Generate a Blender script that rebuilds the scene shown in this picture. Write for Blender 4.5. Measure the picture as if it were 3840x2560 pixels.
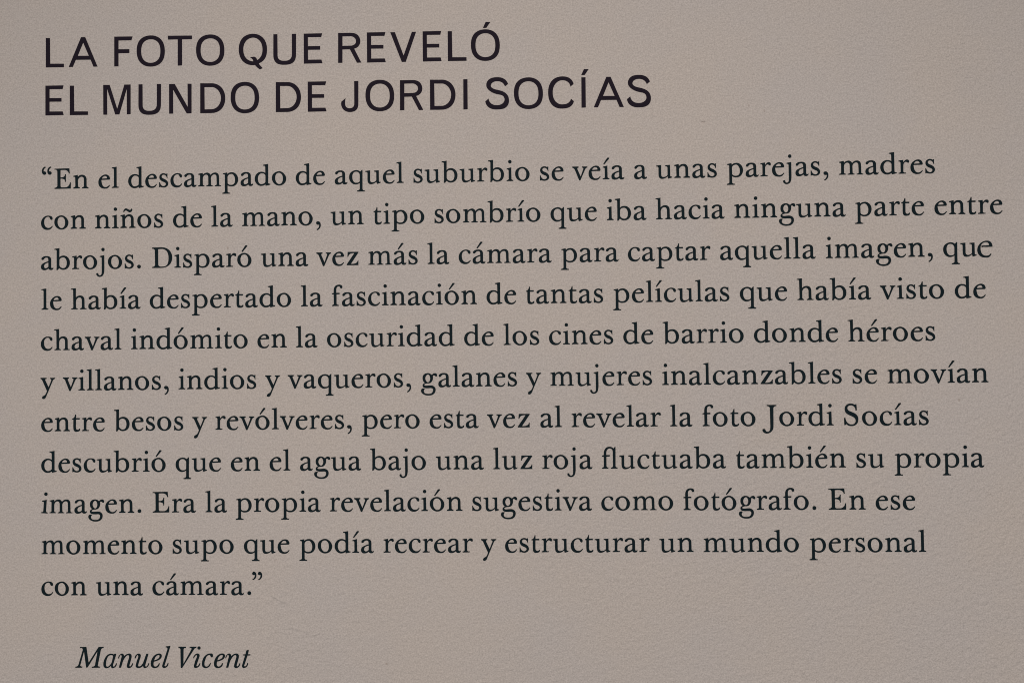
import bpy, bmesh, math
from mathutils import Matrix, Vector
from mathutils.geometry import tessellate_polygon

scene = bpy.context.scene
for _o in list(bpy.data.objects):
    bpy.data.objects.remove(_o)
COL = scene.collection

# ---------------------------------------------------------------- camera
# The wall is the plane y = 0; the writing is centred about 1.5 m up and the
# camera stands one metre in front of it, turned a little to its left and up.
EYE = 1.5
CAM_R = ((0.9994344, 0.0112676, 0.0316845), (-0.0106761, 0.9997667, -0.0187777), (-0.0318886, 0.0184288, 0.9993215))
CAM_C = (0.031684, -0.018778, 0.999322)


def wall_to_world(x, y, z=0.0):
    return Vector((x, -z, y + EYE))


cam_data = bpy.data.cameras.new("camera")
cam = bpy.data.objects.new("camera", cam_data)
COL.objects.link(cam)
cam_data.sensor_width = 36.0
cam_data.lens = 27.0
cam_data.clip_start = 0.05
cam_data.clip_end = 100.0
A = Matrix(((1, 0, 0), (0, 0, -1), (0, 1, 0)))
M = (A @ Matrix(CAM_R)).to_4x4()
M.translation = wall_to_world(*CAM_C)
cam.matrix_world = M
scene.camera = cam

# ---------------------------------------------------------------- light
world = bpy.data.worlds.new("World")
scene.world = world
world.use_nodes = True
bg = world.node_tree.nodes["Background"]
bg.inputs[0].default_value = (0.91, 0.962, 1.0, 1.0)
bg.inputs[1].default_value = 0.36


def spot_light(name, loc, target, cone, power, radius, colour):
    d = bpy.data.lights.new(name, 'SPOT')
    d.energy, d.color, d.shadow_soft_size = power, colour, radius
    d.spot_size, d.spot_blend = math.radians(cone), 1.0
    o = bpy.data.objects.new(name, d)
    COL.objects.link(o)
    o.location = loc
    o.rotation_euler = (Vector(target) - Vector(loc)).to_track_quat('-Z', 'Y').to_euler()
    return o


# a ceiling spotlight across the room, washing the wall from above and slightly left
spot_light("ceiling_spotlight", (-0.6, -6.0, 4.6), (0.06, 0.0, 1.03), 31.0, 1430.0, 0.12, (1.0, 0.945, 0.89))


vs = scene.view_settings
vs.view_transform = 'Standard'
vs.look = 'None'
vs.exposure = 0.0
vs.gamma = 1.0
vs.use_curve_mapping = False
scene.cycles.use_denoising = False
scene.cycles.max_bounces = 4
scene.cycles.filter_width = 1.0


# ---------------------------------------------------------------- materials
class Nodes:
    def __init__(self, name):
        self.m = bpy.data.materials.new(name)
        self.m.use_nodes = True
        self.nt = self.m.node_tree
        self.nt.nodes.clear()
        self.out = self.n('ShaderNodeOutputMaterial')
        self.p = self.n('ShaderNodeBsdfPrincipled')
        self.nt.links.new(self.p.outputs[0], self.out.inputs[0])

    def n(self, t, **kw):
        x = self.nt.nodes.new(t)
        for k, v in kw.items():
            setattr(x, k, v)
        return x

    def put(self, sock, v):
        if isinstance(v, (int, float, tuple, list)):
            sock.default_value = v
        else:
            self.nt.links.new(v, sock)

    def math(self, op, a, b=0.0, c=0.0, clamp=False):
        x = self.n('ShaderNodeMath', operation=op, use_clamp=clamp)
        self.put(x.inputs[0], a)
        self.put(x.inputs[1], b)
        self.put(x.inputs[2], c)
        return x.outputs[0]

    def noise(self, vec, scale, detail=4.0, rough=0.55, dist=0.0):
        x = self.n('ShaderNodeTexNoise')
        self.put(x.inputs['Vector'], vec)
        x.inputs['Scale'].default_value = scale
        x.inputs['Detail'].default_value = detail
        x.inputs['Roughness'].default_value = rough
        x.inputs['Distortion'].default_value = dist
        return x.outputs['Fac']

    def mapping(self, vec, loc=(0, 0, 0), rot=(0, 0, 0), scale=(1, 1, 1)):
        x = self.n('ShaderNodeMapping', vector_type='TEXTURE')
        self.put(x.inputs[0], vec)
        x.inputs[1].default_value = loc
        x.inputs[2].default_value = rot
        x.inputs[3].default_value = scale
        return x.outputs[0]

    def mix(self, fac, a, b, blend='MIX'):
        x = self.n('ShaderNodeMix', data_type='RGBA', blend_type=blend)
        self.put(x.inputs[0], fac)
        self.put(x.inputs[6], a)
        self.put(x.inputs[7], b)
        return x.outputs[2]

    def smooth(self, v, a, b):
        x = self.n('ShaderNodeMapRange', interpolation_type='SMOOTHSTEP')
        self.put(x.inputs[0], v)
        x.inputs[1].default_value, x.inputs[2].default_value = a, b
        return x.outputs[0]


def wall_space(N):
    """metres in the wall plane (x to the right, y up), the same on the wall and on the vinyl stuck to it"""
    geo = N.n('ShaderNodeNewGeometry')
    sep = N.n('ShaderNodeSeparateXYZ')
    N.put(sep.inputs[0], geo.outputs['Position'])
    com = N.n('ShaderNodeCombineXYZ')
    N.put(com.inputs[0], sep.outputs[0])
    N.put(com.inputs[1], N.math('SUBTRACT', sep.outputs[2], EYE))
    return com.outputs[0]


def relief(N, P):
    """height of the plaster in metres: trowelled drags, orange peel and sand grain"""
    drag = N.noise(N.mapping(P, rot=(0, 0, math.radians(20)), scale=(1.0, 0.82, 1.0)), 118.0, 4.0, 0.6, 0.35)
    sep = N.n('ShaderNodeSeparateXYZ')
    N.put(sep.inputs[0], P)
    # the trowel left more drag low down and towards the right
    lean = N.math('ADD', N.math('MULTIPLY', sep.outputs[0], 0.25), N.math('MULTIPLY', sep.outputs[1], -0.45))
    patch = N.smooth(N.math('ADD', N.noise(P, 4.0, 2.0), lean), 0.40, 0.80)
    peel = N.noise(P, 210.0, 3.0, 0.55)
    grain = N.noise(P, 800.0, 2.0, 0.6)
    h = N.math('MULTIPLY', drag, N.math('MULTIPLY_ADD', patch, 0.0012, 0.00045))
    h = N.math('MULTIPLY_ADD', peel, 0.0006, h)
    h = N.math('MULTIPLY_ADD', grain, 0.00008, h)
    return h


def near_segment(N, P, a, b, r):
    """1 on the segment a-b (metres in the wall plane), falling to 0 at distance r"""
    ax, ay = a
    dx, dy = b[0] - ax, b[1] - ay
    L2 = dx * dx + dy * dy + 1e-12
    sep = N.n('ShaderNodeSeparateXYZ')
    N.put(sep.inputs[0], P)
    px = N.math('SUBTRACT', sep.outputs[0], ax)
    py = N.math('SUBTRACT', sep.outputs[1], ay)
    t = N.math('ADD', N.math('MULTIPLY', px, dx / L2), N.math('MULTIPLY', py, dy / L2), clamp=True)
    ex = N.math('SUBTRACT', px, N.math('MULTIPLY', t, dx))
    ey = N.math('SUBTRACT', py, N.math('MULTIPLY', t, dy))
    d = N.math('SQRT', N.math('ADD', N.math('MULTIPLY', ex, ex), N.math('MULTIPLY', ey, ey)))
    x = N.n('ShaderNodeMapRange', interpolation_type='SMOOTHSTEP')
    N.put(x.inputs[0], d)
    x.inputs[1].default_value, x.inputs[2].default_value = 0.0, r
    x.inputs[3].default_value, x.inputs[4].default_value = 1.0, 0.0
    return x.outputs[0]


# blemishes of the plaster: start, end, radius, height (all metres in the wall plane), dirt 0..1
BLEMISHES = [
    ((0.24978, 0.2854), (0.25251, 0.28395), 0.0032, 0.0005, 0),
    ((0.24972, 0.28157), (0.25248, 0.28187), 0.0016, -0.0003, 0.3),
    ((0.31012, 0.30259), (0.31045, 0.30224), 0.0022, 0.0003, 0.3),
    ((0.32986, 0.29557), (0.33018, 0.29452), 0.002, 0.0003, 0.25),
    ((-0.3174, -0.328), (-0.3016, -0.33701), 0.0026, 0.0006, 0),
    ((-0.29298, -0.36884), (-0.27194, -0.3747), 0.003, 0.0004, 0),
    ((-0.30047, -0.32281), (-0.29837, -0.32351), 0.004, 0.0005, 0),
    ((0.57002, -0.08031), (0.57033, -0.08134), 0.0022, 0.0003, 0.35),
    ((-0.51538, 0.11582), (-0.51502, 0.1144), 0.002, -0.0002, 0.5),
    ((-0.37462, 0.12822), (-0.37426, 0.12751), 0.002, 0.0003, 0.4),
    ((0.36771, -0.42634), (0.36804, -0.42701), 0.0026, 0.0008, 0),
    ((-0.16802, -0.41591), (-0.16733, -0.4166), 0.002, 0.0003, 0.4),
    ((0.30273, 0.2062), (0.30447, 0.2079), 0.0016, -0.0003, 0.4),
    ((0.03445, 0.40934), (0.03584, 0.4086), 0.0025, 0.00025, 0),
    ((-0.26214, -0.37953), (-0.25582, -0.37676), 0.002, 0.0004, 0),
    ((-0.11117, 0.0466), (-0.10977, 0.04588), 0.003, 0.0003, 0),
    ((0.57846, -0.21702), (0.5797, -0.22109), 0.003, 0.0004, 0),
    ((-0.31365, -0.28257), (-0.31154, -0.28188), 0.002, -0.0003, 0.2),
    ((-0.45122, -0.07231), (-0.45087, -0.07266), 0.0015, 0.0002, 0.3),
    ((-0.00506, 0.01396), (-0.00472, 0.0136), 0.0015, 0.0002, 0.3),
]


def plaster_material():
    N = Nodes("matt_plaster")
    P = wall_space(N)
    Pw = N.n('ShaderNodeVectorMath', operation='ADD')
    wob = N.n('ShaderNodeTexNoise')
    N.put(wob.inputs['Vector'], P)
    wob.inputs['Scale'].default_value = 260.0
    sc = N.n('ShaderNodeVectorMath', operation='SCALE')
    sub = N.n('ShaderNodeVectorMath', operation='SUBTRACT')
    N.put(sub.inputs[0], wob.outputs['Color'])
    sub.inputs[1].default_value = (0.5, 0.5, 0.5)
    N.put(sc.inputs[0], sub.outputs[0])
    sc.inputs['Scale'].default_value = 0.0016
    N.put(Pw.inputs[0], P)
    N.put(Pw.inputs[1], sc.outputs[0])
    h = relief(N, P)
    dirt = None
    for a, b, r, amp, dk in BLEMISHES:
        s = near_segment(N, Pw.outputs[0], a, b, r)
        h = N.math('MULTIPLY_ADD', s, amp, h)
        if dk:
            s = N.math('MULTIPLY', s, dk)
            dirt = s if dirt is None else N.math('MAXIMUM', dirt, s)
    # paint: warm grey, with faint cooler and warmer clouds and a speckle of sand grains
    cloud = N.smooth(N.noise(P, 5.0, 4.0, 0.6), 0.32, 0.68)
    col = N.mix(cloud, (0.387, 0.333, 0.298, 1), (0.376, 0.330, 0.305, 1))
    fine = N.noise(P, 480.0, 3.0, 0.75)
    mott = N.noise(P, 170.0, 3.0, 0.6)
    v = N.math('ADD', N.math('MULTIPLY_ADD', fine, 1.0, 1.0 - 1.0 / 2), N.math('MULTIPLY_ADD', mott, 0.16, -0.16 / 2))
    grey = N.n('ShaderNodeCombineColor')
    for i in range(3):
        N.put(grey.inputs[i], v)
    col = N.mix(1.0, col, grey.outputs[0], 'MULTIPLY')
    if dirt is not None:
        col = N.mix(dirt, col, (0.16, 0.10, 0.07, 1))
    N.put(N.p.inputs['Base Color'], col)
    N.p.inputs['Roughness'].default_value = 0.9
    N.p.inputs['Specular IOR Level'].default_value = 0.25
    bump = N.n('ShaderNodeBump')
    bump.inputs['Strength'].default_value = 1.0
    bump.inputs['Distance'].default_value = 1.0
    N.put(bump.inputs['Height'], h)
    N.put(N.p.inputs['Normal'], bump.outputs[0])
    return N.m


def vinyl_material(name, colour):
    N = Nodes(name)
    P = wall_space(N)
    fine = N.noise(P, 900.0, 2.0, 0.7)
    col = N.mix(fine, tuple(c * 0.75 for c in colour) + (1,), tuple(c * 1.25 for c in colour) + (1,))
    N.put(N.p.inputs['Base Color'], col)
    N.p.inputs['Roughness'].default_value = 0.7
    N.p.inputs['Specular IOR Level'].default_value = 0.06
    bump = N.n('ShaderNodeBump')
    bump.inputs['Distance'].default_value = 0.6
    N.put(bump.inputs['Height'], relief(N, P))
    N.put(N.p.inputs['Normal'], bump.outputs[0])
    return N.m


PLASTER = plaster_material()
INK_BODY = vinyl_material("blue_black_vinyl", (0.0045, 0.0100, 0.0128))
INK_HEAD = vinyl_material("black_vinyl", (0.0105, 0.0066, 0.0118))

# ---------------------------------------------------------------- the wall
bm = bmesh.new()
bmesh.ops.create_cube(bm, size=1.0, matrix=Matrix.Translation((0, 0.1, EYE)) @ Matrix.Diagonal((4.4, 0.2, 3.0, 1.0)))
bmesh.ops.bevel(bm, geom=bm.edges[:], offset=0.006, segments=2, affect='EDGES')
me = bpy.data.meshes.new("wall")
bm.to_mesh(me)
bm.free()
me.materials.append(PLASTER)
wall = bpy.data.objects.new("wall", me)
COL.objects.link(wall)
wall["kind"] = "structure"
wall["label"] = "matt warm grey plaster wall that carries all the lettering"

# ---------------------------------------------------------------- lettering
# Outlines of every letter, 1/100000 m, origin in the middle of the letter on its
# baseline. After a node: c corner, t straight line running into a curve,
# h / v horizontal / vertical extreme, nothing for a smooth node.
GLYPHS = {
'n': ['-1002,1680c -445,1793c -413,1503c -160,1725 208,1801h 576,1640 750,1221t 763,291t 818,195 1011,120c 1011,2c 161,6c 161,115c 359,194 423,297t 415,1226t 300,1473 93,1567h -183,1463 -358,1261 -418,1058t -404,310t -345,205 -170,130c -170,16c -1012,7c -1003,125c -805,212 -740,316t -758,1390t -809,1518 -1002,1558c'],
'dotlessi': ['-407,1624c 176,1769c 193,269t 248,173 432,106c 432,-2c -432,2c -432,102c -211,171 -147,274t -155,1362t -210,1485 -407,1515c'],
'idot': ['0,2741h 221,2520v 0,2302h -216,2527v'],
'm': ['-1501,1659c -934,1772c -891,1503c -629,1731 -314,1798h -1,1668 132,1451c 403,1707 763,1791h 1099,1661 1252,1202t 1272,241t 1334,137 1530,81c 1530,0c 704,-10c 714,101c 908,157 962,268t 938,1207t 873,1454 649,1569h 357,1462 198,1240 165,995t 177,257t 234,144 409,97c 408,3c -426,-3c -426,100c -214,160 -155,262t -166,1223t -250,1448 -451,1563h -743,1465 -880,1234 -918,966t -918,273t -865,160 -709,113c -709,10c -1531,9c -1522,111c -1323,176 -1269,278t -1261,1374t -1314,1509 -1502,1547c'],
'u': ['-992,1649c -384,1709c -382,649t -340,267 -94,132h 245,211 449,477t 446,1353t 376,1498 164,1551c 165,1672c 764,1706c 772,314t 816,210 1005,189c 986,63c 526,-72c 438,230c 108,-2 -275,-85h -545,1 -687,250 -720,655t -715,1329t -768,1474 -993,1527c'],
'a': ['-644,1284h -774,1426v -642,1626 -370,1752 -99,1778h 284,1704 486,1484 524,1124t 524,404t 572,201 703,167 780,238c 829,201c 778,49 611,-47 430,-57h 264,18 175,163c -111,-25 -413,-74h -711,31 -826,316v -752,630 -511,828 -172,979 167,1076c 164,1288t 111,1505 -55,1593h -281,1561 -440,1420 -531,1314', '180,950c 176,375c -19,212 -222,161h -389,250 -437,444v -363,681 -105,856'],
'b': ['-1011,2728c -363,2800c -376,1553c -151,1741 250,1805h 672,1659 958,1305 1047,892v 948,412 633,69 97,-55h -213,44 -399,177c -593,-79c -740,-85c -714,308c -711,2409t -767,2558 -1012,2602c', '-371,1195t -279,1440 -64,1565 159,1588h 447,1457 609,1155 654,819v 583,427 412,207 144,136h -145,230 -334,435 -372,614t'],
'c': ['653,1247h 763,1449v 654,1663 402,1772 151,1799h -330,1650 -665,1271 -780,829v -676,343 -357,20 55,-78h 421,-7 650,183 783,371c 710,435c 513,231 215,150h -127,274 -332,608 -382,994v -308,1377 -78,1613 151,1668h 343,1583 447,1386 525,1285'],
'd': ['92,2701c 742,2802c 744,321t 807,216 1016,189c 1033,67c 411,-66c 380,133c 138,-16 -225,-68h -656,88 -941,441 -1030,835v -937,1285 -626,1640 -126,1785h 169,1729 387,1613c 381,2357t 332,2525 91,2589c', '403,1206t 318,1433 132,1563 -127,1604h -432,1447 -597,1157 -630,855v -554,457 -383,219 -156,143h 153,205 390,404c'],
'e': ['669,1112c 775,1237v 697,1501 505,1709 184,1783h -320,1597 -656,1231 -771,771v -667,315 -323,1 112,-79h 465,-4 663,188 773,349c 695,400c 502,204 181,101h -139,234 -322,613 -390,1090c', '-321,1243c 381,1267c 344,1485 115,1612h -160,1503'],
'f': ['564,2304h 700,2477v 602,2680 423,2763 243,2778h -140,2672 -381,2371 -442,2014t -448,1701c -674,1645c -674,1534c -449,1531c -435,314t -485,198 -674,116c -666,-5c 212,11c 203,118c -21,192 -88,310t -89,1535c 316,1538c 317,1708c -115,1705c -112,2099t -52,2411 84,2543 233,2577h 340,2531 398,2396 479,2319'],
'g': ['394,1541c 561,1705 808,1775h 991,1689 1065,1513v 941,1348h 801,1429 673,1497 513,1464c 520,1179v 422,787 181,536 -144,471h -468,414 -617,268v -529,174 -193,161 217,185h 615,74 856,-350v 758,-742 386,-1043 -110,-1111h -603,-1016 -943,-770 -1046,-506v -968,-279 -760,-203 -537,-251c -655,-371 -698,-564v -590,-797 -343,-897 -63,-919h 305,-832 494,-616 537,-398v 467,-221 210,-148h -156,-160 -543,-128 -777,7 -839,183v -748,388 -509,529c -741,751 -829,1112v -735,1505 -455,1729 -118,1781h 182,1689', '-121,1619h 90,1427 170,1097v 99,783 -141,598h -354,733 -485,1107v -374,1456'],
'h': ['-1015,2720c -382,2793c -378,1521c -142,1717 232,1803h 603,1660 781,1236t 794,284t 845,150 1054,102c 1053,0c 228,-13c 221,103c 397,171 452,289t 451,1153t 359,1442 119,1579h -146,1482 -316,1254 -372,989t -369,303t -318,169 -130,100c -132,2c -975,-2c -964,104c -757,176 -698,308t -725,2436t -767,2569 -1008,2605c'],
'dotlessj': ['-58,1675c 518,1783c 531,12t 478,-538 320,-889 100,-1030 -105,-1066h -391,-964 -543,-697v -502,-605 -371,-576h -277,-701 -202,-848 -72,-890h 117,-797 201,-467 205,18t 193,1343t 143,1512 -60,1560c'],
'jdot': ['50,2768h 255,2544v 42,2327h -167,2552v'],
'l': ['-439,2701c 191,2792c 193,315t 246,188 461,131c 460,10c -424,-1c -414,124c -203,188 -143,321t -154,2408t -198,2534 -440,2584c'],
'o': ['3,1805h 425,1676 790,1308 941,876v 834,403 467,47 0,-68h -449,61 -815,429 -938,893v -823,1380 -446,1691', '-11,1629h 287,1498 479,1178 524,838v 459,454 284,185 9,108h -288,262 -471,560 -526,900v -470,1306 -286,1552'],
'p': ['-964,1658c -431,1770c -377,1556c -125,1733 216,1790h 648,1651 943,1307 1046,853v 939,403 597,39 73,-65h -178,-6 -369,88c -372,-702t -308,-839 -35,-912c -36,-1024c -1047,-1025c -1037,-903c -796,-831 -718,-696t -710,1359t -755,1509 -965,1536c', '-374,1150t -309,1374 -81,1551 170,1592h 443,1429 601,1132 654,792v 575,365 369,165 73,116h -177,175 -359,336c'],
'q': ['-67,1781h 248,1708 455,1578c 668,1803c 740,1811c 727,-660t 780,-818 1018,-889c 1017,-1029c 27,-1025c 28,-894c 298,-814 381,-654t 382,119c 101,-42 -215,-86h -628,61 -932,426 -1020,863v -904,1347 -541,1664', '-104,1602h 157,1530 336,1324 393,1098t 383,335c 215,158 -146,119h -393,236 -571,554 -613,937v -543,1318 -361,1539'],
'r': ['-644,1684c -76,1772c -52,1450c 160,1692 384,1804h 606,1742 676,1570v 580,1393h 425,1472 292,1533 90,1438 -23,1248 -61,1003t -78,265t -21,166 247,139c 245,13c -656,-2c -646,119c -449,173 -390,293t -392,1366t -444,1524 -636,1568c'],
's': ['348,1706c 438,1794c 500,1784c 502,1195c 448,1187c 336,1452 183,1602 -39,1655h -217,1565 -277,1397v -199,1217 44,1087 352,908 549,677 604,435v 508,169 275,4 -5,-49h -257,-13 -443,53c -501,-4c -595,-3c -592,631c -516,643c -421,396 -233,183 -3,120h 211,206 306,382v 215,576 -5,691 -314,853 -503,1066 -562,1313v -461,1614 -237,1775 -15,1824h 185,1790'],
't': ['-101,2185c -6,2165c -1,1708c 485,1708c 483,1538c -16,1537c -23,552t 11,291 226,158h 370,200 461,311c 541,273c 495,73 301,-45 62,-77h -238,26 -339,310 -354,691t -348,1534c -528,1546c -509,1644c -302,1744 -165,1966'],
'v': ['-951,1714c -154,1709c -155,1575c -298,1524 -300,1355t 113,403c 461,1341t 463,1510 296,1576c 297,1700c 992,1696c 982,1581c 772,1460 655,1248t 86,-42c 10,-76 -91,-56c -615,1272t -745,1475 -952,1581c'],
'y': ['-980,1700c -174,1697c -174,1579c -344,1504 -325,1324t 108,427c 462,1294t 475,1474 300,1561c 300,1687c 977,1690c 967,1582c 747,1449 632,1247t -172,-638t -310,-930 -609,-1094h -756,-962v -692,-778 -517,-658 -310,-502 -186,-278 -104,-22c -712,1328t -818,1486 -979,1574c'],
'z': ['-627,1733c 777,1721c 776,1650c -233,156c 181,167 519,292 697,567c 769,575c 765,-2c -765,-2c -755,96c 258,1572c -79,1564 -350,1469 -560,1105c -668,1107c'],
'tilde': ['-580,2120c -589,2197 -502,2422 -249,2586h 3,2504 301,2386h 448,2452 517,2600c 595,2494c 531,2246 255,2088h -20,2210 -272,2328h -410,2285 -488,2118c'],
'acute': ['-354,2013c -280,1941c -222,1966c 415,2720c 372,2805c 151,2787c'],
',': ['-18,459h 231,300 303,-32v 205,-383 -169,-693c -236,-586c 33,-336 105,47c -91,28h -299,266v -214,418'],
'.': ['2,451h 240,212v 0,-27h -238,213v'],
'“': ['-220,2978c -127,2876c -381,2653 -427,2321c -312,2337h -89,2123v -334,1900h -566,2041 -654,2371v -543,2747', '521,2973c 613,2871c 359,2648 313,2316c 429,2332h 651,2119v 406,1896h 174,2036 86,2366v 197,2742'],
'”': ['-439,3001h -192,2859 -90,2549v -195,2173 -534,1921c -614,2010c -352,2261 -306,2602c -463,2563h -643,2749v -574,2917', '317,2995h 564,2853 666,2543v 561,2167 222,1907c 142,1995c 404,2256 450,2597c 293,2557h 114,2743v 182,2911'],
'E': ['-1098,2673c 888,2695c 948,2016c 842,2014c 658,2354 172,2513h -303,2494c -312,1493c -12,1515 228,1634 320,1928c 427,1917c 418,925c 321,918c 210,1238 -12,1333 -312,1357c -303,437t -233,209 58,163h 542,195 843,417 995,801c 1096,799c 1087,13c -1097,-3c -1088,119c -820,210 -705,399t -715,2288t -798,2494 -1098,2564c'],
'D': ['-1337,2688c -33,2709h 607,2568 1131,2109 1344,1384v 1219,754 830,286 235,46 -222,8h -1319,10c -1319,127c -1044,214 -930,401t -958,2230t -1040,2457 -1337,2552c', '-537,2495c -56,2519h 378,2413 743,2002 878,1323v 831,759 602,312 7,153h -358,190 -532,486t'],
'J': ['-291,2671c 926,2661c 919,2530c 637,2445 538,2249t 513,22t 459,-392 250,-726 -57,-925 -382,-975h -718,-850 -891,-578v -815,-430 -676,-401h -539,-493 -442,-678 -206,-767h 35,-607 119,-237 122,200t 105,2253t 0,2450 -293,2540c'],
'S': ['524,2612c 647,2724c 703,2719c 744,1922c 580,1910c 501,2272 298,2492 20,2577h -326,2466 -447,2206v -357,1953 -81,1785 367,1590 749,1291 912,811v 808,333 488,18 35,-74h -329,-15 -613,214c -702,66c -857,59c -879,951c -720,968c -632,584 -367,247 39,108h 406,206 581,596v 484,901 187,1134 -282,1356 -664,1664 -776,2096v -684,2456 -343,2728 24,2786h 303,2731'],
'ﬂ': ['-745,1738c -737,2010t -658,2360 -412,2688 6,2808h 312,2736 498,2581c 707,2803c 773,2794c 750,355t 804,201 1005,121c 1003,11c 145,-1c 155,117c 366,204 430,357t 418,2134t 317,2477 47,2606h -253,2489 -396,2227 -422,1964t -425,1735c 23,1741c 12,1566c -414,1547c -420,362t -357,200 -174,128c -175,10c -982,-3c -972,111c -795,198 -745,364t -747,1544c -984,1546c -974,1664c'],
'H_L': ['-1220,3913c -685,3900c -653,454c 1216,412c 1216,-28c -1217,-2c'],
'H_A': ['-272,3961c 280,3949c 1935,-9c 1405,-8c 1015,942c -1001,964c -1417,19c -1937,19c', '5,3258c 788,1440c -751,1462c'],
'H_F': ['-1221,3975c 1229,3946c 1081,3467c -675,3479c -676,2266c 799,2246c 799,1764c -677,1769c -678,15c -1224,13c'],
'H_O': ['8,4058h 1406,3486 1894,1940v 1399,419 0,-88h -1399,483 -1889,2029v -1394,3552', '14,3576h 983,3137 1320,1946v 978,773 8,379h -961,817 -1299,2008v -957,3183'],
'H_T': ['-1606,3990c 1625,3941c 1624,3489c 288,3492c 279,8c -279,-8c -270,3505c -1593,3508c'],
'H_Q': ['18,4055h 1401,3455 1890,1961v 1622,776 774,128c 1005,-226 1295,-523c 945,-689c 567,-405 277,-79c 0,-102h -1384,497 -1875,2020v -1372,3521', '16,3575h 976,3058 1307,1945v 1084,1006 557,525c 412,862 165,999c -375,938c -128,773 75,376c -959,894 -1290,2006v -950,3104'],
'H_U': ['-1494,3950c -978,3954c -968,1491t -837,687 -29,379h 780,653 973,1479t 978,3940c 1521,3942c 1501,1438t 1220,280 -30,-116h -1235,259 -1512,1473t'],
'H_E': ['-1233,3960c 1198,3951c 1080,3485c -699,3510c -698,2281c 932,2260c 932,1807c -698,1827c -697,482c 1096,459c 1229,4c -1230,-4c'],
'H_R': ['-1502,3960c 92,3950h 1103,3622 1416,2818v 1165,2172 584,1868c 1526,-6c 962,-8c 34,1794c -965,1788c -977,22c -1527,21c', '-954,3526c 89,3530h 695,3269 866,2831v 660,2401 80,2241h -962,2237c'],
'H_V': ['-1663,3926c -1072,3926c 71,807c 1192,3915c 1725,3916c 338,-8c -180,-10c'],
'H_acute': ['-71,5027c 516,5013c 7,4276c -422,4272c'],
'H_M': ['-1840,3949c -984,3930c 45,699c 1021,3930c 1847,3926c 1841,-9c 1355,-14c 1345,3412c 324,-7c -221,-10c -1339,3471c -1327,-16c -1828,-6c'],
'H_N': ['-1494,3931c -745,3929c 1006,822c 1000,3920c 1513,3908c 1502,-2c 857,-3c -967,3192c -975,6c -1489,2c'],
'H_D': ['-1655,3973c -133,3939h 1181,3358 1673,1968v 1171,527 -146,3h -1667,20c', '-1115,3481c -135,3460h 771,2960 1118,1951v 763,928 -145,482h -1095,473c'],
'H_J': ['605,3930c 1140,3932c 1119,972t 854,155 -1,-130h -823,190 -1105,1251c -567,1687c -643,1082 -459,500 2,346h 481,553 601,1200t'],
'H_I': ['-242,3944c 288,3947c 279,9c -265,-9c'],
'H_S': ['1453,3262c 1053,2937c 684,3462 43,3649h -580,3479 -810,3064v -609,2737 84,2474 1044,2098 1467,1583 1558,1043v 1163,191 -102,-73h -1085,216 -1538,1001c -1106,1358c -791,716 -43,464h 708,663 992,1195v 826,1650 79,1925 -828,2311 -1274,2751 -1388,3152v -1005,3898 70,4144h 956,3909'],
'H_C': ['1667,3109c 1269,2774c 925,3405 182,3636h -730,3141 -1063,2073v -777,940 144,437h 891,582 1323,1142c 1682,834c 1205,146 84,-88h -1083,356 -1650,1979v -1098,3632 187,4109h 1143,3873'],
'I_M': ['-1276,2678c -428,2696c -128,644c 1223,2698c 1894,2709c 1862,2576c 1605,2485 1495,2272t 1101,327t 1166,178 1385,125c 1358,8c 303,-5c 320,123c 648,220 757,406t 1075,2165c -254,58c -445,15c -735,2146c -1249,322t -1211,205 -981,136c -992,3c -1895,-9c -1878,119c -1594,215 -1457,428t -910,2242t -937,2482 -1249,2551c'],
'I_a': ['116,1810h 362,1773 498,1699c 607,1805c 831,1784c 415,458t 387,192 469,129h 660,273 813,576c 890,539c 687,87 278,-58h 158,85 153,309c -158,32 -486,-70h -813,110 -889,509v -703,1175 -293,1682', '171,1645h 405,1523 378,1283 224,698 -76,271 -376,111h -540,244 -556,536v -458,1069 -157,1549'],
'I_n': ['-982,1227c -813,1626 -469,1813h -240,1654 -252,1377c 87,1708 495,1820h 784,1602 767,1230 603,645 510,299 575,155h 766,299 908,576c 984,534c 793,103 400,-58h 194,112 205,378 385,1017 484,1442 348,1634h -23,1388 -323,909 -433,616t -608,4c -880,3c -557,1254t -524,1574 -622,1643h -786,1493 -901,1190c'],
'I_u': ['-953,1226c -773,1641 -419,1817h -163,1653 -202,1307 -393,722 -492,376 -394,143h -68,297 205,697 325,1016t 599,1787c 871,1787c 488,458t 455,192 542,134h 749,283 874,576c 956,528c 748,97 367,-47h 215,85 221,325c -122,32 -493,-49h -792,137 -764,482 -583,1067 -458,1493 -566,1642h -730,1466 -872,1184c'],
'I_e': ['403,1823h 729,1531v 565,1170 157,919 -333,785c -377,530 -318,222 -117,122h 155,266 368,585c 444,543c 237,96 -242,-59h -633,131 -725,503v -566,1141 -114,1673', '348,1647h 446,1499v 320,1222 48,1052 -278,929c -169,1275 77,1567'],
'I_l': ['-73,2751c 541,2816c -186,472t -252,233 -171,164h 47,313 194,616c 276,579c 63,101 -318,-43h -535,126 -491,445t 149,2358t 144,2544 -73,2629c'],
'I_V': ['-1172,2700c -185,2701c -185,2531c -441,2499 -506,2329t -527,471c 535,2330t 563,2489 308,2532c 319,2701c 1187,2703c 1175,2554c 969,2490 833,2304t -691,-33c -870,-44c -902,2302t -956,2487 -1173,2540c'],
'I_i': ['-476,1240c -301,1638 79,1819h 338,1666 305,1374 103,790 -61,313 -8,164h 209,313 373,589c 443,552c 236,128 -198,-43h -387,100 -348,418 -168,1002 23,1480 -57,1628h -220,1532 -395,1203c', '282,2748h 487,2547v 281,2345h 75,2546v'],
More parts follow.
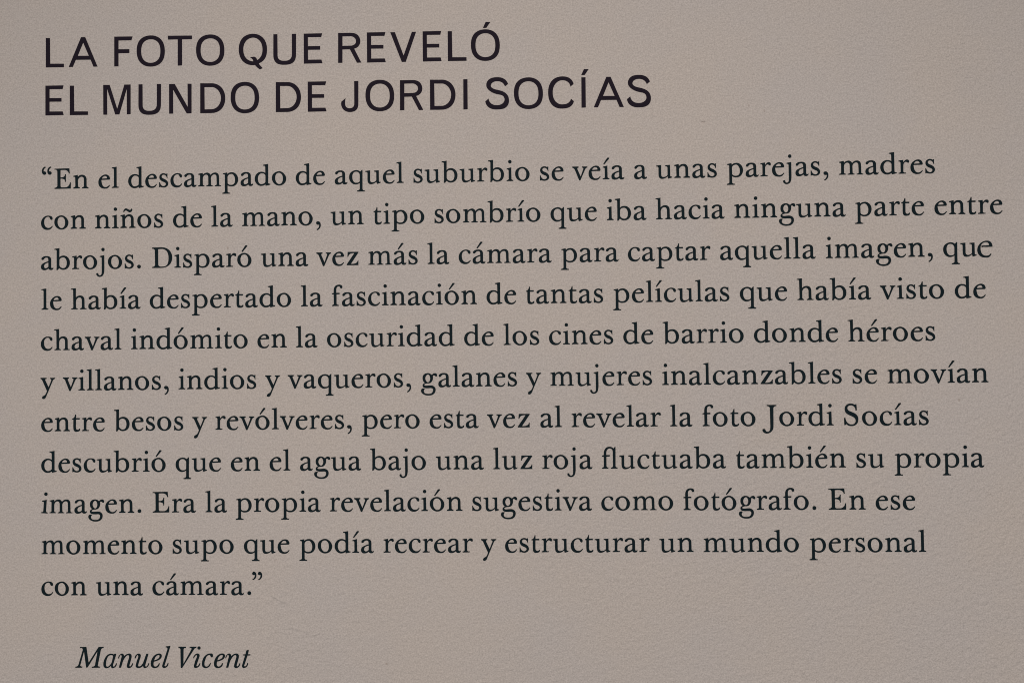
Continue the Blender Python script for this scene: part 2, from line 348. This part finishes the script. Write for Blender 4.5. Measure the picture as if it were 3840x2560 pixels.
'I_c': ['573,1331h 725,1533v 655,1772 412,1819h -184,1638 -592,1107 -718,470v -622,99 -244,-59h 163,75 435,568c 354,616c 163,287 -135,116h -378,259 -404,550v -267,1107 -22,1532 276,1644h 384,1559 465,1400'],
'I_t': ['23,2191c 158,2255 347,2234c 210,1715c 549,1716c 533,1583c 166,1572c -200,471t -272,206 -175,148h 42,323 162,614c 242,577c 41,101 -327,-43h -542,142 -486,470t -142,1572c -385,1582c -373,1704c -87,1715c'],
'loose_e': ['949,1147c 972,1232c 889,1554 616,1858 248,1921h -307,1765 -756,1330 -930,727v -814,262 -473,-86 13,-214h 446,-185 680,-10 824,201c 721,274c 507,64 157,-2h -210,110 -461,456 -535,899v -462,1361 -205,1657 161,1765h 438,1668 563,1331c -387,1296c -377,1096c -97,1156 321,1143t'],
}
COMPOSED = {
'á': ('a', 'acute', 57),
'é': ('e', 'acute', 181),
'í': ('dotlessi', 'acute', 28),
'ó': ('o', 'acute', -14),
'i': ('dotlessi', 'idot', 9),
'j': ('dotlessj', 'jdot', 310),
'ñ': ('n', 'tilde', -27),
'H_Ó': ('H_O', 'H_acute', 144),
'H_Í': ('H_I', 'H_acute', 178),
}
BEARING = {
'a': [138, 110],
'b': [69, 202],
'c': [124, 120],
'd': [124, 110],
'e': [124, 147],
'f': [115, -193],
'g': [87, 32],
'h': [115, 133],
'i': [133, 133],
'j': [-299, 396],
'l': [115, 133],
'm': [133, 133],
'n': [133, 133],
'o': [120, 207],
'p': [55, 207],
'q': [124, 23],
'r': [133, 32],
's': [175, 189],
't': [147, 101],
'u': [83, 166],
'v': [28, 28],
'y': [28, 28],
'z': [212, 138],
'D': [133, 189],
'E': [133, 253],
'J': [0, 230],
'S': [184, 345],
'ﬂ': [133, 161],
',': [0, 0],
'.': [0, 0],
'“': [0, 0],
'”': [0, 0],
}
BODY = [
[('“', -62457, 21001, 0), ('En', -60736, 20996, -22), ('el', -54788, 20990, 7), ('descampado', -50759, 20975, 3), ('de', -28293, 20965, 16), ('aquel', -23107, 20961, 13), ('suburbio', -12698, 20959, 8), ('se', 3881, 20960, 18), ('veía', 8117, 20963, 3), ('a', 16119, 20965, 0), ('unas', 19010, 20969, 16), ('parejas', 28062, 20979, -2), (',', 40451, 20987, 0), ('madres', 42439, 20997, 12)],
[('con', -62562, 15625, 2), ('niños', -55233, 15621, -1), ('de', -44733, 15618, 20), ('la', -39596, 15617, 4), ('mano', -35479, 15616, 2), (',', -25624, 15615, 0), ('un', -23684, 15615, 23), ('tipo', -18024, 15615, 12), ('sombrío', -9975, 15617, -3), ('que', 5203, 15620, 14), ('iba', 12518, 15623, 1), ('hacia', 18843, 15627, 3), ('ninguna', 28969, 15635, 10), ('parte', 44366, 15646, 10), ('entre', 54431, 15656, 18)],
[('abrojos', -62563, 10258, -5), ('.', -49568, 10258, 0), ('Disparó', -47559, 10258, -4), ('una', -32969, 10258, 6), ('vez', -25614, 10258, 6), ('más', -18738, 10258, 9), ('la', -10944, 10259, 15), ('cámara', -6849, 10260, 2), ('para', 6486, 10261, -8), ('captar', 15180, 10263, -1), ('aquella', 27048, 10265, 14), ('imagen', 40548, 10268, 14), (',', 53476, 10270, 0), ('que', 55484, 10271, 35)],
[('le', -62498, 4930, 4), ('había', -58496, 4929, -3), ('despertado', -47881, 4927, 13), ('la', -27692, 4926, 12), ('fascinación', -23577, 4924, -2), ('de', -3261, 4922, 22), ('tantas', 1888, 4921, 8), ('películas', 13193, 4919, 9), ('que', 29509, 4916, 18), ('había', 36805, 4915, 10), ('visto', 47341, 4913, 20), ('de', 56773, 4911, 21)],
[('chaval', -62572, -456, 5), ('indómito', -50411, -446, 4), ('en', -33500, -442, 28), ('la', -28372, -440, 2), ('oscuridad', -24273, -439, 7), ('de', -6237, -440, 8), ('los', -1093, -441, 11), ('cines', 4823, -444, 3), ('de', 14442, -448, 14), ('barrio', 19545, -453, 12), ('donde', 31219, -463, 12), ('héroes', 43176, -476, 18)],
[('y', -62626, -5819, 0), ('villanos', -59596, -5808, 1), (',', -45977, -5800, 0), ('indios', -44044, -5794, 9), ('y', -32497, -5790, 0), ('vaqueros', -29508, -5787, 0), (',', -13857, -5786, 0), ('galanes', -11942, -5788, -7), ('y', 1784, -5793, 0), ('mujeres', 4926, -5799, 3), ('inalcanzables', 19367, -5824, 8), ('se', 43662, -5850, 18), ('movían', 48074, -5871, 12)],
[('entre', -62524, -11185, 19), ('besos', -52698, -11166, 7), ('y', -42225, -11156, 0), ('revólveres', -39130, -11144, -1), (',', -21695, -11139, 0), ('pero', -19765, -11137, -5), ('esta', -10854, -11137, 7), ('vez', -3365, -11140, 3), ('al', 3568, -11143, 3), ('revelar', 7619, -11152, -1), ('la', 20315, -11163, 19), ('foto', 24479, -11174, 12), ('Jordi', 32098, -11192, -1), ('Socías', 42483, -11221, 19)],
[('descubrió', -62512, -16578, 17), ('que', -44461, -16554, 22), ('en', -37111, -16545, 8), ('el', -31961, -16540, 12), ('agua', -27936, -16534, 4), ('bajo', -18700, -16529, -9), ('una', -10080, -16528, -2), ('luz', -2605, -16530, 16), ('roja', 3767, -16534, -23), ('ﬂuctuaba', 11480, -16547, 13), ('también', 28667, -16575, 14), ('su', 43934, -16599, 28), ('propia', 48743, -16625, -9)],
[('imagen', -62534, -21973, 17), ('.', -49560, -21952, 0), ('Era', -47539, -21940, 1), ('la', -40500, -21926, 14), ('propia', -36474, -21910, -14), ('revelación', -24038, -21891, 2), ('sugestiva', -5387, -21887, 0), ('como', 11320, -21898, 2), ('fotógrafo', 21884, -21920, 10), ('.', 38275, -21940, 0), ('En', 40335, -21952, 42), ('ese', 46271, -21970, 14)],
[('momento', -62452, -27347, 6), ('supo', -44885, -27306, 36), ('que', -35406, -27286, 13), ('podía', -28084, -27271, 11), ('recrear', -17016, -27259, -4), ('y', -4280, -27256, 0), ('estructurar', -1176, -27260, 8), ('un', 18715, -27276, 24), ('mundo', 24357, -27295, 20), ('personal', 37795, -27337, 14)],
[('con', -62480, -32752, 2), ('una', -55126, -32723, 3), ('cámara', -47599, -32701, 7), ('.', -34978, -32698, 0), ('”', -34338, -32698, 0)],
]
HEADING = [
[(37286, [('H_L', -60708, 20), ('H_A', -56863, -20)]), (37162, [('H_F', -51396, 51), ('H_O', -47697, 17), ('H_T', -43751, -17), ('H_O', -39675, -50)]), (37041, [('H_Q', -33945, 27), ('H_U', -29683, -2), ('H_E', -25896, -26)]), (36948, [('H_R', -21033, 40), ('H_E', -17484, 22), ('H_V', -13914, 5), ('H_E', -10100, -11), ('H_L', -6804, -23), ('H_Ó', -3086, -35)])],
[(30847, [('H_E', -60749, 12), ('H_L', -57440, -12)]), (30739, [('H_M', -52280, 60), ('H_U', -47842, 29), ('H_N', -43716, 0), ('H_D', -39360, -30), ('H_O', -35045, -59)]), (30629, [('H_D', -29229, 13), ('H_E', -25398, -13)]), (30539, [('H_J', -21055, 50), ('H_O', -17070, 25), ('H_R', -12872, -2), ('H_D', -8757, -27), ('H_I', -5769, -45)]), (30413, [('H_S', -1613, 55), ('H_O', 2494, 31), ('H_C', 6746, 6), ('H_Í', 9689, -11), ('H_A', 12955, -29), ('H_S', 16877, -51)])],
]
SIGNATURE = [(-42179, [('I_M', -56021, -17), ('I_a', -53273, -8), ('I_n', -51204, -2), ('I_u', -49033, 4), ('I_e', -47108, 10), ('I_l', -45771, 13)]), (-42150, [('I_V', -42971, -8), ('I_i', -41702, -5), ('I_c', -40308, -2), ('I_e', -38712, 2), ('I_n', -36956, 5), ('I_t', -35182, 9)])]


def parse(s):
    P=[]
    for t in s.split():
        k=t[-1] if t[-1] in 'cthv' else 's'
        x,y=t.rstrip('cthv').split(',');P.append((float(x),float(y),k))
    return P
def _solve(a,b,c,d):
    n=len(b);c=c[:];d=d[:];b=b[:]
    for i in range(1,n):
        m=a[i]/b[i-1];b[i]-=m*c[i-1];d[i]-=m*d[i-1]
    x=[0]*n;x[-1]=d[-1]/b[-1]
    for i in range(n-2,-1,-1):x[i]=(d[i]-c[i]*x[i+1])/b[i]
    return x
def _wrap(t):
    while t>math.pi:t-=2*math.pi
    while t<-math.pi:t+=2*math.pi
    return t
def _rho(a,b):
    sa,sb,ca,cb=math.sin(a),math.sin(b),math.cos(a),math.cos(b);s2=math.sqrt(2)
    return max(.15,min(2.2,(2+s2*(sa-sb/16)*(sb-sa/16)*(ca-cb))/(3*(1+.5*(5**.5-1)*ca+.5*(3-5**.5)*cb))))
def run(pts,d0,d1,n=7):
    """open Hobby spline through pts; d0,d1 end angles or None -> sampled points without the last"""
    N=len(pts)-1
    dl=[math.dist(pts[i],pts[i+1]) for i in range(N)]
    an=[math.atan2(pts[i+1][1]-pts[i][1],pts[i+1][0]-pts[i][0]) for i in range(N)]
    psi=[0]+[_wrap(an[i]-an[i-1]) for i in range(1,N)]+[0]
    a=[0]*(N+1);b=[0]*(N+1);c=[0]*(N+1);d=[0]*(N+1)
    if d0 is not None: b[0]=1;d[0]=_wrap(d0-an[0])
    else: b[0]=1;c[0]=1;d[0]=-psi[1]
    for i in range(1,N):
        a[i]=1/dl[i-1];b[i]=2/dl[i-1]+2/dl[i];c[i]=1/dl[i]
        d[i]=-2*psi[i]/dl[i-1]-psi[i+1]/dl[i]
    if d1 is not None: b[N]=1;d[N]=_wrap(d1-an[N-1])
    else: a[N]=1;b[N]=1;d[N]=0
    th=_solve(a,b,c,d)
    out=[]
    for i in range(N):
        t=th[i];ph=-psi[i+1]-th[i+1] if i+1<N else -th[N]
        r,s=_rho(t,ph),_rho(ph,t)
        p0,p3=pts[i],pts[i+1]
        a0=an[i]+t;a1=an[i]-ph
        p1=(p0[0]+dl[i]*r*math.cos(a0),p0[1]+dl[i]*r*math.sin(a0))
        p2=(p3[0]-dl[i]*s*math.cos(a1),p3[1]-dl[i]*s*math.sin(a1))
        for k in range(n):
            u=k/n;w=1-u
            out.append(tuple(w**3*p0[j]+3*w*w*u*p1[j]+3*w*u*u*p2[j]+u**3*p3[j] for j in(0,1)))
    return out
def outline(s,n=7):
    P=parse(s) if isinstance(s,str) else s
    M=len(P)
    br=[i for i in range(M) if P[i][2]!='s']
    out=[]
    def hv(i):
        x0,y0,_=P[i-1];x1,y1,_=P[(i+1)%M]
        if P[i][2]=='h': return 0.0 if x1>x0 else math.pi
        return math.pi/2 if y1>y0 else -math.pi/2
    for q,i in enumerate(br):
        j=br[(q+1)%len(br)]
        idx=[i];k=i
        while True:
            k=(k+1)%M;idx.append(k)
            if k==j:break
        pts=[P[k][:2] for k in idx];ki,kj=P[i][2],P[j][2]
        if len(pts)==2 and ki in'ct' and kj in'ct': out.append(pts[0]);continue
        def tang(i,prev):
            a,b=(P[i-1],P[i]) if prev else (P[i],P[(i+1)%M]);return math.atan2(b[1]-a[1],b[0]-a[0])
        d0=hv(i) if ki in'hv' else (tang(i,True) if ki=='t' else None)
        d1=hv(j) if kj in'hv' else (tang(j,False) if kj=='t' else None)
        out+=run(pts,d0,d1,n)
    return out

UNIT = 1e-5
THICK = 0.00035
SWELL = 9.0
_CACHE = {}


def swell(ring, d):
    """push a ring outwards by d units (outer rings run anticlockwise, holes clockwise)"""
    n, out = len(ring), []
    for i in range(n):
        (ax, ay), (bx, by), (cx, cy) = ring[i - 1], ring[i], ring[(i + 1) % n]
        u, v = math.hypot(bx - ax, by - ay), math.hypot(cx - bx, cy - by)
        n1, n2 = ((by - ay) / u, (ax - bx) / u), ((cy - by) / v, (bx - cx) / v)
        mx, my = n1[0] + n2[0], n1[1] + n2[1]
        k = min(1.6, 2 / max(0.3, mx * mx + my * my))
        out.append((bx + mx * d * k, by + my * d * k))
    return out


def glyph(name):
    """front triangles and outline rings of one letter shape, plus its left and right extremes"""
    if name not in _CACHE:
        rings = []
        for k, s in enumerate(GLYPHS[name]):
            r = []
            for q in outline(s):
                if not r or math.dist(q, r[-1]) > 4:
                    r.append(q)
            if math.dist(r[0], r[-1]) < 4:
                r.pop()
            rings.append(r)
        # separate outer shapes from holes: a ring inside another ring is a hole
        def inside(pt, ring):
            c = False
            for i in range(len(ring)):
                (x1, y1), (x2, y2) = ring[i - 1], ring[i]
                if (y1 > pt[1]) != (y2 > pt[1]) and pt[0] < (x2 - x1) * (pt[1] - y1) / (y2 - y1) + x1:
                    c = not c
            return c

        def area(ring):
            return sum(ring[i - 1][0] * ring[i][1] - ring[i][0] * ring[i - 1][1] for i in range(len(ring))) / 2

        holes = [any(i != j and inside(r[0], s) for j, s in enumerate(rings)) for i, r in enumerate(rings)]
        for i, r in enumerate(rings):
            if (area(r) > 0) == holes[i]:
                r.reverse()
        xs = [x for r in rings for x, _ in r]  # set width before the edges are softened outwards
        rings = [swell(r, SWELL) for r in rings]
        shapes = []
        for i, r in enumerate(rings):
            if holes[i]:
                continue
            grp = [r] + [h for j, h in enumerate(rings) if holes[j] and inside(h[0], r)]
            tris = tessellate_polygon([[Vector((x, y, 0)) for x, y in q] for q in grp])
            shapes.append((grp, tris))
        _CACHE[name] = (shapes, min(xs), max(xs))
    return _CACHE[name]


def stamp(bm, name, dx, dy, lean=0.0, turn=0.0):
    """add one letter to a word's mesh; dx, dy in units relative to the word's origin"""
    ct, st = math.cos(turn), math.sin(turn)

    def put(x, y, z):
        x = x + lean * y
        return bm.verts.new(((x * ct - y * st + dx) * UNIT, -z, (x * st + y * ct + dy) * UNIT))

    for grp, tris in glyph(name)[0]:
        flat = [q for r in grp for q in r]
        front = [put(x, y, THICK) for x, y in flat]
        back = [put(x, y, 0.0) for x, y in flat]
        for t in tris:
            v = [front[i] for i in t]
            if len(set(v)) == 3:
                f = bm.faces.new(v)
                f.normal_update()
                if f.normal.y > 0:
                    f.normal_flip()
        k = 0
        for r in grp:
            n = len(r)
            for i in range(n):
                a, b = k + i, k + (i + 1) % n
                bm.faces.new((front[a], back[a], back[b], front[b]))
            k += n


def base_of(ch):
    return COMPOSED[ch][0] if ch in COMPOSED else ch


def bearing(ch):
    return BEARING[{'á': 'a', 'é': 'e', 'í': 'i', 'ó': 'o', 'ñ': 'n'}.get(ch, ch)]


def letter(bm, ch, dx, dy, lean=0.0, turn=0.0):
    stamp(bm, base_of(ch), dx, dy, lean, turn)
    if ch in COMPOSED:
        stamp(bm, COMPOSED[ch][1], dx + COMPOSED[ch][2], dy, lean, turn)


def link(bm, name, x, y, mat, parent, origin):
    me = bpy.data.meshes.new(name)
    bm.to_mesh(me)
    bm.free()
    me.materials.append(mat)
    o = bpy.data.objects.new(name, me)
    COL.objects.link(o)
    o.parent = parent
    o.location = ((x - origin[0]) * UNIT, 0.0, (y - origin[1]) * UNIT)
    return o


def line_root(name, x, y, label, cat, group=None):
    o = bpy.data.objects.new(name, None)
    o.empty_display_size = 0.02
    COL.objects.link(o)
    o.location = (x * UNIT, -0.00005, y * UNIT + EYE)
    o["label"] = label
    o["category"] = cat
    if group:
        o["group"] = group
    return o


PART = {',': 'comma', '.': 'full_stop', '“': 'quotation_mark', '”': 'quotation_mark'}

BODY_LABELS = [
    "first line of the serif quotation, with opening quote mark, “En el descampado",
    "second line of the serif quotation, con niños de la mano",
    "third line of the serif quotation, starting with abrojos and a full stop",
    "fourth line of the serif quotation, starting le había despertado",
    "fifth line of the serif quotation, starting chaval indómito",
    "sixth line of the serif quotation, y villanos, indios y vaqueros",
    "seventh line of the serif quotation, starting entre besos y revólveres",
    "eighth line of the serif quotation, starting descubrió que en el agua",
    "ninth line of the serif quotation, starting imagen. Era la propia revelación",
    "tenth line of the serif quotation, starting momento supo que podía",
    "shortest, last line of the serif quotation, con una cámara, with closing quote mark",
]

# letters that went on the wall crooked: (line, word, letter): (other outline, shift, slant, turn)
QUIRKS = {(2, 13, 0): (None, -60, 0, 0), (2, 13, 1): (None, -60, 0, 0), (2, 13, 2): ("loose_e", -275, 0, 0), (8, 0, 0): (None, 0, 0.025, -0.055)}

for k, ws in enumerate(BODY):
    ox, oy = ws[0][1], ws[0][2]
    root = line_root("quotation_line", ox, oy, BODY_LABELS[k], "line of text", "lines of the quotation on the wall")
    for wi, (word, x, y, tr) in enumerate(ws):
        bm = bmesh.new()
        cx = 0.0
        for i, ch in enumerate(word):
            g = base_of(ch)
            _, x0, x1 = glyph(g)
            if i:
                cx += bearing(word[i - 1])[1] + bearing(ch)[0] + tr
            other, qx, ql, qt = QUIRKS.get((k, wi, i), (None, 0, 0, 0))
            if other:
                letter(bm, other, cx - glyph(other)[1] + qx, 0)
            else:
                letter(bm, ch, cx - x0 + qx, 0, ql, qt)
            cx += x1 - x0
        link(bm, PART.get(word, "word"), x, y, INK_BODY, root, (ox, oy))


def drawn_line(name, ws, mat, pre, label, cat, group=None):
    first = ws[0][1][0]
    ox, oy = first[1], ws[0][0]
    root = line_root(name, ox, oy, label, cat, group)
    for y, its in ws:
        bm = bmesh.new()
        wx = its[0][1]
        for g, x, dy in its:
            _, x0, x1 = glyph(base_of(g))
            letter(bm, g, x - wx - (x0 + x1) / 2, dy)
        link(bm, "word", wx, y, mat, root, (ox, oy))


drawn_line("heading_line", HEADING[0], INK_HEAD, 'H_', "upper of the two heading lines in large black sans capitals, starting LA FOTO QUE", "heading", "heading lines in large capitals")
drawn_line("heading_line", HEADING[1], INK_HEAD, 'H_', "lower, longer heading line in large black sans capitals, starting EL MUNDO DE", "heading", "heading lines in large capitals")
drawn_line("signature", SIGNATURE, INK_BODY, 'I_', "author's name in slanted dark italics, indented below the quotation, lowest writing on the wall", "signature")
